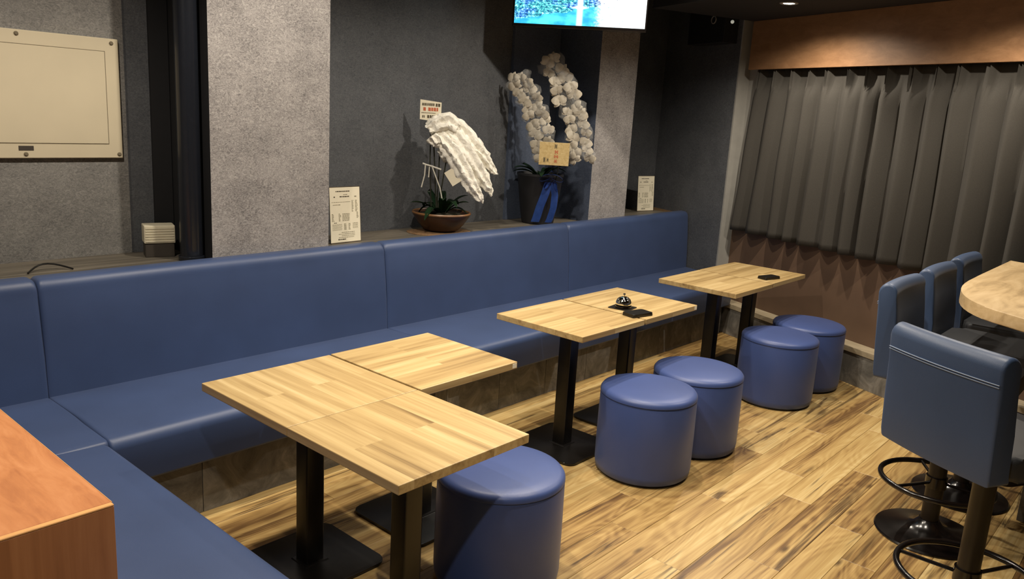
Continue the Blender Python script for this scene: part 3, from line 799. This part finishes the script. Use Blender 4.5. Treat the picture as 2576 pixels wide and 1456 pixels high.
# ------------------------------------------------------------------ price cards
def price_card(x, yy, wid, hei, rz, lean, lab, seed):
    t = thing('price_card', lab, 'menu card', (x, yy, ZL), math.radians(rz), 'price cards on the ledge')
    Lm = Matrix.Rotation(-math.radians(lean), 3, 'X')
    def add(name, x0, x1, y0, y1, z0, z1, mat, par):
        bm = BM(); box(bm, x0, x1, y0, y1, z0, z1)
        for v in bm.verts: v.co = Lm @ v.co
        return build(name, bm, mat, par, smooth=False)
    pg = add('page', -wid / 2, wid / 2, -0.001, 0.0, 0.006, hei, 'paper', t)
    add('stand_back', -wid / 2, wid / 2 + 0.004, 0.0005, 0.0035, 0.0, hei + 0.004, 'acrylic', t)
    bm = BM(); box(bm, -wid / 2, wid / 2 + 0.004, -0.004, 0.07, 0.0, 0.004); build('stand_foot', bm, 'acrylic', t, smooth=False)
    rg = random.Random(seed)
    bm = BM(); bd = BM()
    def bar(b_, u0, u1, v0, v1):
        c = BM(); box(c, (u0 - 0.5) * wid, (u1 - 0.5) * wid, -0.0016, -0.0009, v0 * hei, v1 * hei)
        for v in c.verts: v.co = Lm @ v.co
        me = bpy.data.meshes.new('tmp'); c.to_mesh(me); c.free(); b_.from_mesh(me); bpy.data.meshes.remove(me)
    def words(b_, u0, u1, v, hgt):
        u = u0
        while u < u1 - 0.02:
            L = min(u1 - u, 0.02 + rg.random() * 0.05); bar(b_, u, u + L, v, v + hgt); u += L + 0.012
    words(bd, 0.2, 0.66, 0.92, 0.018)
    words(bm, 0.45, 0.58, 0.865, 0.012); words(bd, 0.13, 0.18, 0.82, 0.022); words(bd, 0.33, 0.64, 0.825, 0.02); words(bm, 0.82, 0.9, 0.82, 0.02)
    words(bm, 0.06, 0.7, 0.735, 0.008); words(bm, 0.1, 0.36, 0.685, 0.012)
    for k in range(9): words(bm, 0.72, 0.78, 0.56 + k * 0.024, 0.012); words(bm, 0.84, 0.92, 0.56 + k * 0.024, 0.012)
    for k in range(6):
        words(bm, 0.05, 0.13, 0.40 + k * 0.024, 0.012); words(bm, 0.28, 0.35, 0.40 + k * 0.024, 0.013); words(bm, 0.40, 0.64, 0.40 + k * 0.024, 0.011); words(bm, 0.88, 0.95, 0.44 + k * 0.02, 0.01)
    words(bd, 0.12, 0.22, 0.365, 0.012)
    for k in range(6): words(bm, 0.06, 0.38, 0.24 + k * 0.02, 0.006); words(bm, 0.45, 0.52, 0.24 + k * 0.02, 0.012); words(bm, 0.60, 0.66, 0.24 + k * 0.02, 0.01); words(bm, 0.74, 0.92, 0.26 + k * 0.018, 0.006)
    for k in range(4): words(bm, 0.26 + 0.1 * (k % 2), 0.8, 0.10 + k * 0.03, 0.009)
    words(bd, 0.24, 0.5, 0.06, 0.02)
    build('print', bm, 'print', pg, smooth=False)['kind'] = 'stuff'; build('print', bd, 'printdark', pg, smooth=False)['kind'] = 'stuff'
price_card(2.815, 3.72, 0.215, 0.318, 2, 4, 'cream price list card on the ledge beside the wide grey pillar', 1)
price_card(6.13, 3.80, 0.20, 0.308, -12, 4, 'cream price list card on the ledge near the window corner', 2)

# ------------------------------------------------------------------ orchid in the bowl
OB = Vector((3.63, 3.79, ZL)); eb = Vector((0.723, -0.691, 0)); db = Vector((0.691, 0.723, 0)); KB = 387
q = build('woven_mat', prism(BM(), rrect(0.44, 0.27, 0.12, 8), 0, 0.004), 'mat', smooth=False); q.location = (3.60, 3.775, ZL); q.rotation_euler.z = math.radians(-6)
tag(q, 'brown woven mat under the orchid bowl on the ledge', 'mat')
OB = OB + Vector((0, 0, 0.004))
def fb(px, py, dep=0.0):       # local position on the orchid: picture sideways, height, depth
    return eb * ((px - 1110) / KB) + db * dep + Vector((0, 0, (578 - py) / (KB * 0.985)))
t1 = thing('potted_orchid', 'orchid wrapped in white tissue in a wide brown bowl on the ledge', 'plant', tuple(OB))
bm = BM(); lathe(bm, [(0.085, 0.0), (0.115, 0.012), (0.15, 0.05), (0.183, 0.10), (0.19, 0.118), (0.182, 0.122), (0.172, 0.112), (0.12, 0.085), (0, 0.08)], 48); build('bowl', bm, 'pot_brown', t1)
build('bowl_rim', lathe(BM(), [(0.1905, 0.112), (0.194, 0.119), (0.19, 0.127), (0.182, 0.126), (0.179, 0.119)], 48, caps=False), 'pot_rim', t1)
bm = BM(); lathe(bm, [(0.178, 0.104), (0.1, 0.118), (0, 0.125)], 32, caps=False)
for v in bm.verts: v.co.z += 0.012 * noise.noise(v.co * 30)
build('moss', bm, 'soil', t1)
def leaf_mesh(base, dirv, length, width, droop, rise):
    bm = BM(); dirv = Vector(dirv).normalized(); side = dirv.cross(Vector((0, 0, 1))).normalized()
    n = 9; L = []
    for i in range(n + 1):
        f = i / n
        c = Vector(base) + dirv * length * f + Vector((0, 0, rise * f - droop * f * f))
        w_ = width * math.sin(PI * min(1, f * 0.93 + 0.07)) ** 0.7 * 0.5
        L.append([bm.verts.new(c - side * w_ + Vector((0, 0, 0.12 * w_))), bm.verts.new(c - Vector((0, 0, 0.25 * w_))), bm.verts.new(c + side * w_ + Vector((0, 0, 0.12 * w_)))])
    for A, B in zip(L, L[1:]):
        for k in range(2): bm.faces.new((A[k], A[k + 1], B[k + 1], B[k]))
    for v in bm.verts: v.co.y = min(v.co.y, 0.16)
    bmesh.ops.solidify(bm, geom=bm.faces[:], thickness=0.003)
    return bm
rl = random.Random(5)
for k in range(13):
    a = 2 * PI * k / 13 + rl.random() * 0.4
    up = 0.16 + 0.14 * rl.random()
    build('leaf', leaf_mesh((0.03 * math.cos(a), 0.03 * math.sin(a), 0.12), (math.cos(a), math.sin(a), 0), 0.13 + 0.07 * rl.random(), 0.05, 0.10 + 0.14 * rl.random(), up), 'leaf', t1)
for (px, py, pz) in ((1082, 335, 0.0), (1100, 340, 0.02), (1120, 380, -0.02)):
    build('stake', tube(BM(), [fb(1098, 540, pz), fb((1098 + px) / 2, (540 + py) / 2, pz), fb(px, py, pz)], 0.0045, 8), 'stem', t1)
for pts_ in ([(1059, 412), (1068, 415), (1082, 418), (1105, 425)], [(1066, 416), (1065, 440), (1058, 470)], [(1083, 420), (1104, 470), (1112, 505)], [(1076, 420), (1075, 445)]):
    build('white_tie', tube(BM(), [fb(a, b_, -0.06) for a, b_ in pts_], 0.004 if len(pts_) < 4 else 0.0055, 8), 'white_tie', t1)
# tissue: overlapping crumpled folds falling to the right
folds = [([(1072, 335), (1090, 325), (1118, 315), (1140, 330)], [24, 30, 30, 22], -0.02),
         ([(1080, 345), (1095, 362), (1100, 370)], [22, 20, 8], -0.06),
         ([(1118, 300), (1145, 325), (1180, 365), (1215, 400), (1238, 425), (1249, 433)], [10, 24, 28, 19, 9, 2], 0.03),
         ([(1105, 318), (1138, 350), (1172, 395), (1205, 440), (1228, 470), (1236, 486)], [18, 32, 33, 23, 11, 2], -0.01),
         ([(1100, 345), (1130, 378), (1160, 425), (1185, 465), (1205, 490), (1213, 502)], [20, 30, 29, 22, 11, 2], -0.05),
         ([(1105, 375), (1118, 395), (1128, 405)], [14, 18, 8], -0.03),
         ([(1120, 400), (1145, 415), (1165, 430)], [10, 16, 8], 0.0),
         ([(1112, 292), (1135, 308), (1165, 338)], [3, 7, 8], 0.0)]
tb = BM()
def dense(pp, rr, n=8):
    P, Rr = [], []
    for i in range(len(pp) - 1):
        for k in range(n):
            f = k / n
            P.append(tuple(a + (b_ - a) * f for a, b_ in zip(pp[i], pp[i + 1]))); Rr.append(rr[i] + (rr[i + 1] - rr[i]) * f)
    P.append(pp[-1]); Rr.append(rr[-1]); return P, Rr
for pp, rr, dep in folds:
    P, Rr = dense(pp, rr)
    tube(tb, [fb(a, b_, dep) for a, b_ in P], [x * 0.9 / KB for x in Rr], 40, flat=(1.0, 0.9), flute=0.16, nf=7)
for v in tb.verts:
    c = v.co.copy()
    nrm = Vector((noise.noise(c * 34), noise.noise(c * 34 + Vector((5, 0, 0))), noise.noise(c * 34 + Vector((0, 7, 0)))))
    n2 = Vector((noise.noise(c * 90), noise.noise(c * 90 + Vector((5, 0, 0))), noise.noise(c * 90 + Vector((0, 7, 0)))))
    v.co = c + nrm * 0.011 + n2 * 0.006
build('tissue_wrap', tb, 'tissue', t1, angle=60)
# sign on a stake
sg = empty('gift_sign'); sg.parent = t1
def sign_part(name, px0, px1, py0, py1, dep0, dep1, mat, par):
    bm = BM()
    x0, x1 = (px0 - 1110) / KB, (px1 - 1110) / KB; z0, z1 = (578 - py1) / (KB * .985), (578 - py0) / (KB * .985)
    box(bm, x0, x1, dep0, dep1, z0, z1)
    for v in bm.verts: v.co = eb * v.co.x + db * v.co.y + Vector((0, 0, v.co.z - (v.co.x - x0) * 0.10))
    return build(name, bm, mat, par, smooth=False)
plate = sign_part('sign_plate', 1048, 1100, 261, 308, -0.004, 0.0, 'paper', t1)
bpy.data.objects.remove(sg)
rs = random.Random(2)
for mname, v0, v1, u0, u1, wmin in (('printdark', 269, 275, 1053, 1084, 3), ('printdark', 269, 276, 1086, 1097, 5), ('printred', 279, 287, 1056, 1062, 6), ('printred', 279, 287, 1068, 1092, 6), ('printdark', 291, 293, 1052, 1086, 2), ('printdark', 298, 304, 1054, 1060, 2), ('printdark', 297, 304, 1066, 1094, 5)):
    u = u0
    while u < u1 - 1:
        ww = wmin * (0.7 + 0.5 * rs.random()); sign_part('print', u, min(u + ww, u1), v0, v1, -0.0052, -0.0042, mname, plate); u += ww + 1.4
build('stake', tube(BM(), [fb(1075, 312, 0.004), fb(1077, 430, 0.004), fb(1085, 540, 0.0)], 0.004, 8), 'stem', t1)
bm = BM(); box(bm, -0.035, 0.035, -0.001, 0.001, -0.05, 0.05)
q0 = fb(1135, 440, -0.09)
for v in bm.verts:
    r2 = Matrix.Rotation(math.radians(-35), 3, 'Y') @ v.co
    v.co = q0 + eb * r2.x + db * r2.y + Vector((0, 0, r2.z))
build('paper_tag', bm, 'paper', t1, smooth=False)

# ------------------------------------------------------------------ orchid with two sprays in the tall pot
OC = Vector((4.59, 3.764, ZL)); ec = Vector((0.634, -0.773, 0)); dc = Vector((0.773, 0.634, 0)); KC = 337
def fc(px, py, dep=0.0):
    return ec * ((px - 1340) / KC) + dc * dep + Vector((0, 0, (556 - py) / (KC * 0.985)))
t2 = thing('potted_orchid', 'tall white orchid with two flower sprays and a blue ribbon on the ledge', 'plant', tuple(OC))
build('pot', lathe(BM(), [(0.11, 0), (0.118, 0.004), (0.135, 0.1), (0.155, 0.25), (0.168, 0.345), (0.172, 0.35), (0.172, 0.365), (0.16, 0.366), (0.152, 0.34), (0, 0.33)], 40), 'pot_dark', t2)
bm = BM(); lathe(bm, [(0.151, 0.334), (0.08, 0.35), (0, 0.356)], 28, caps=False); build('moss', bm, 'soil', t2)
for k in range(9):
    a = 2 * PI * k / 9 + rl.random() * 0.4
    build('leaf', leaf_mesh((0.03 * math.cos(a), 0.03 * math.sin(a), 0.35), (math.cos(a), math.sin(a), 0), 0.15 + 0.06 * rl.random(), 0.055, 0.12 + 0.1 * rl.random(), 0.13 + 0.08 * rl.random()), 'leaf', t2)
def blossom_mesh():
    bm = BM()
    for kind, angs, Lp, Wp, lift in (('petal', (18, 162), 0.058, 0.062, 0.006), ('sepal', (90, 215, 325), 0.052, 0.036, -0.002)):
        for a in angs:
            a = math.radians(a); dv = Vector((math.cos(a), 0, math.sin(a))); sd = Vector((-math.sin(a), 0, math.cos(a)))
            rows = []
            for i in range(6):
                f = i / 5; w_ = Wp * 0.5 * math.sin(PI * min(1, 0.12 + f * 0.86)) ** 0.65
                cc = dv * Lp * f + Vector((0, -lift - 0.012 * math.sin(PI * f * 0.8) + 0.012 * f * f, 0))
                rows.append([bm.verts.new(cc + sd * w_ * k + Vector((0, 0.005 * abs(k), 0))) for k in (-1, 0, 1)])
            for A, B in zip(rows, rows[1:]):
                for k in range(2): bm.faces.new((A[k], A[k + 1], B[k + 1], B[k]))
    return bm
fl0 = None
def spray(path, widthpx, count, dep, seed):
    """path: list of (px,py) from bottom to top"""
    global fl0
    rg = random.Random(seed)
    P, _ = dense(path, [0] * len(path), 10)
    build('stem', tube(BM(), [fc(a, b_, dep + 0.03) for a, b_ in P], 0.004, 8), 'stem', t2)
    for k in range(count):
        f = k / (count - 1)
        i = min(len(P) - 1, int(f * (len(P) - 1)))
        px, py = P[i]
        px += (1 if k % 2 else -1) * widthpx * (0.16 + 0.16 * rg.random()) * (0.65 if f > 0.92 else 1); py += (rg.random() - 0.5) * 6
        loc = fc(px, py, dep - 0.02 + 0.02 * rg.random())
        if fl0 is None:
            bm = blossom_mesh(); fl0 = build('blossom', bm, 'petal', t2, angle=80); o = fl0
        else:
            o = fl0.copy(); COL.objects.link(o); o.parent = t2
        o.location = loc
        face = -dc
        rzz = math.atan2(face.x, -face.y)
        o.rotation_euler = (math.radians(-14 + 28 * rg.random()), math.radians(-40 + 80 * rg.random()), rzz + math.radians(-40 + 70 * rg.random()))
        s_ = 0.80 + 0.28 * rg.random()
        o.scale = (s_, s_, s_)
        bm = BM(); lathe(bm, [(0, -0.012), (0.008, -0.006), (0.009, 0.0), (0.004, 0.008), (0, 0.01)], 8)
    # clear sleeve around the spray
    fb_ = BM(); n = len(P)
    tube(fb_, [fc(a, b_, dep) for a, b_ in P], [(widthpx * (0.48 + 0.10 * math.sin(i * 0.7)) / KC) for i in range(n)], 16, cap=False, flat=(1, 0.75))
    for v in fb_.verts:
        v.co += Vector((noise.noise(v.co * 22), noise.noise(v.co * 22 + Vector((3, 3, 3))), noise.noise(v.co * 22 + Vector((9, 0, 0))))) * 0.014
    sl = build('clear_sleeve', fb_, 'film', t2, angle=60)
spray([(1352, 398), (1338, 350), (1318, 295), (1295, 250), (1266, 212)], 68, 22, -0.11, 11)
spray([(1438, 396), (1430, 345), (1408, 285), (1378, 222), (1342, 168)], 68, 24, -0.04, 12)
# wooden name plate
def plate2(name, px0, px1, py0, py1, d0, d1, mat, par):
    bm = BM(); box(bm, (px0 - 1340) / KC, (px1 - 1340) / KC, d0, d1, (556 - py1) / (KC * .985), (556 - py0) / (KC * .985), 0.001 if par is t2 else 0)
    for v in bm.verts: v.co = ec * v.co.x + dc * v.co.y + Vector((0, 0, v.co.z))
    return build(name, bm, mat, par, smooth=False)
np_ = plate2('name_plate', 1334, 1405, 357, 410, -0.215, -0.207, 'nameplate', t2)
for (a, b_, c, d_, mm) in ((1370, 1376, 361, 371, 'printdark'), (1371, 1379, 375, 383, 'printred'), (1370, 1380, 386, 393, 'printred'), (1371, 1377, 396, 404, 'printred'), (1345, 1350, 392, 404, 'printdark'), (1353, 1357, 394, 402, 'printdark')):
    for k in range(3): plate2('print', a + k * (b_ - a) / 3, a + (k + 0.7) * (b_ - a) / 3, c + (k % 2) * 1.5, d_ - (k == 1) * 2, -0.2162, -0.2148, mm, np_)
build('stake', tube(BM(), [fc(1382, 410, -0.205), fc(1378, 450, -0.13)], 0.005, 8), 'stem', t2)
# ribbon: bow and two tails on the pot front
def ribbon_strip(pts_, wid, dep):
    bm = BM(); L = []
    for i, (a, b_) in enumerate(pts_):
        c = fc(a, b_, dep[i]); L.append([bm.verts.new(c - ec * wid / KC), bm.verts.new(c - dc * 0.008), bm.verts.new(c + ec * wid / KC)])
    for A, B in zip(L, L[1:]):
        for k in range(2): bm.faces.new((A[k], A[k + 1], B[k + 1], B[k]))
    bmesh.ops.solidify(bm, geom=bm.faces[:], thickness=0.002)
    return bm
build('ribbon_tail', ribbon_strip([(1362, 450), (1354, 480), (1344, 510), (1338, 535), (1334, 548)], 10, [-0.185, -0.183, -0.17, -0.16, -0.15]), 'ribbon', t2)
build('ribbon_tail', ribbon_strip([(1372, 450), (1378, 480), (1377, 510), (1370, 538), (1366, 548)], 8, [-0.185, -0.183, -0.165, -0.15, -0.14]), 'ribbon', t2)
for (cx_, cy_, aa, rr) in ((1352, 440, 25, 15), (1380, 440, -20, 16), (1358, 455, 60, 12), (1378, 458, -60, 12), (1366, 435, 90, 12)):
    bm = BM(); pr = []
    for k in range(20):
        a = 2 * PI * k / 20
        x_, z_ = rr * math.cos(a), rr * 0.42 * math.sin(a)
        c_, s_ = math.cos(math.radians(aa)), math.sin(math.radians(aa))
        pr.append(fc(cx_ + x_ * c_ - z_ * s_, cy_ - (x_ * s_ + z_ * c_), -0.197))
    L = [[bm.verts.new(p - dc * 0.016), bm.verts.new(p + dc * 0.016)] for p in pr]
    for i in range(20): bm.faces.new((L[i][0], L[(i + 1) % 20][0], L[(i + 1) % 20][1], L[i][1]))
    bmesh.ops.solidify(bm, geom=bm.faces[:], thickness=0.0015)
    build('ribbon_loop', bm, 'ribbon', t2)

# ------------------------------------------------------------------ television
TL = Vector((4.148, 3.711, 2.279)); TR = Vector((4.643, 3.01, 2.279))
tx = (TR - TL).normalized(); TW = (TR - TL).length; tn = Vector((-tx.y, tx.x, 0))   # tn points behind the set
tvc = (TL + TR) / 2
t = thing('television', 'flat television showing a waterfall, hung high in front of the narrow grey pillar', 'television', tuple(tvc), math.atan2(tx.y, tx.x))
TH = TW * 9 / 16; bz = 0.012
build('bezel', box(BM(), -TW / 2 - bz, TW / 2 + bz, 0.002, 0.05, -0.022, TH + bz, 0.004), 'gloss_black', t, smooth=False)
build('screen', box(BM(), -TW / 2, TW / 2, -0.0005, 0.003, 0, TH), 'screen', t, smooth=False)
build('logo', box(BM(), -0.018, 0.018, 0.0, 0.003, -0.015, -0.009), 'chrome', t, smooth=False)
build('back_cover', box(BM(), -TW * 0.35, TW * 0.35, 0.05, 0.085, 0.05, TH * 0.8, 0.01), 'black', t, smooth=False)
build('ceiling_mount', tube(BM(), [(0, 0.07, 0.2), (0, 0.12, 0.35), (0, 0.12, CEIL - 2.279 - 0.001)], 0.025, 14), 'black', t)
build('mount_plate', prism(BM(), rrect(0.16, 0.16, 0.01, 4, 0, 0.12), CEIL - 2.279 - 0.012, CEIL - 2.279 - 0.001), 'black', t, smooth=False)

# ------------------------------------------------------------------ wall speaker by the corner
t = thing('wall_speaker', 'black speaker box with a ring and a pilot lamp high in the corner', 'speaker', tuple(wp(-0.42, 0.0, 2.5)))
o0 = wp(-0.42, 0, 2.5)
def sbx(name, s0, s1, d0, d1, z0, z1, mat, par):
    bm = BM(); wbox(bm, s0, s1, d0, d1, z0, z1, 0.004 if d1 - d0 > 0.05 else 0)
    for v in bm.verts: v.co -= o0
    return build(name, bm, mat, par, smooth=False)
sbx('box', -0.68, -0.22, 0.001, 0.14, 2.34, 2.78, 'charcoal_panel', t)
def on_px(px, py, d):      # point on the speaker front
    dirv = F_ + R_ * ((px - 1288) / 2018.314) - U_ * ((py - 728) / 2018.314)
    A2 = WA + WN * d
    k = (A2 - CAM).dot(WN) / dirv.dot(WN)
    q = CAM + dirv * k
    return (q - WA).dot(WD), q.z
s_, z_ = on_px(1796, 50, 0.141)
q = build('ring', tube(BM(), [wp(s_ + 0.028 * math.cos(2 * PI * k / 24), 0.1425, z_ + 0.028 * math.sin(2 * PI * k / 24)) - o0 for k in range(24)], 0.0045, 8, closed=True), 'reveal', t)
s_, z_ = on_px(1843, 55, 0.141)
bm = BM(); bmesh.ops.create_uvsphere(bm, u_segments=12, v_segments=8, radius=0.014)
for v in bm.verts: v.co = v.co + wp(s_, 0.143, z_) - o0
build('pilot_lamp', bm, 'led', t)
s_, z_ = on_px(1816, 35, 0.141)
sbx('badge', s_ - 0.03, s_ + 0.03, 0.1405, 0.143, z_ - 0.004, z_ + 0.004, 'reveal', t)
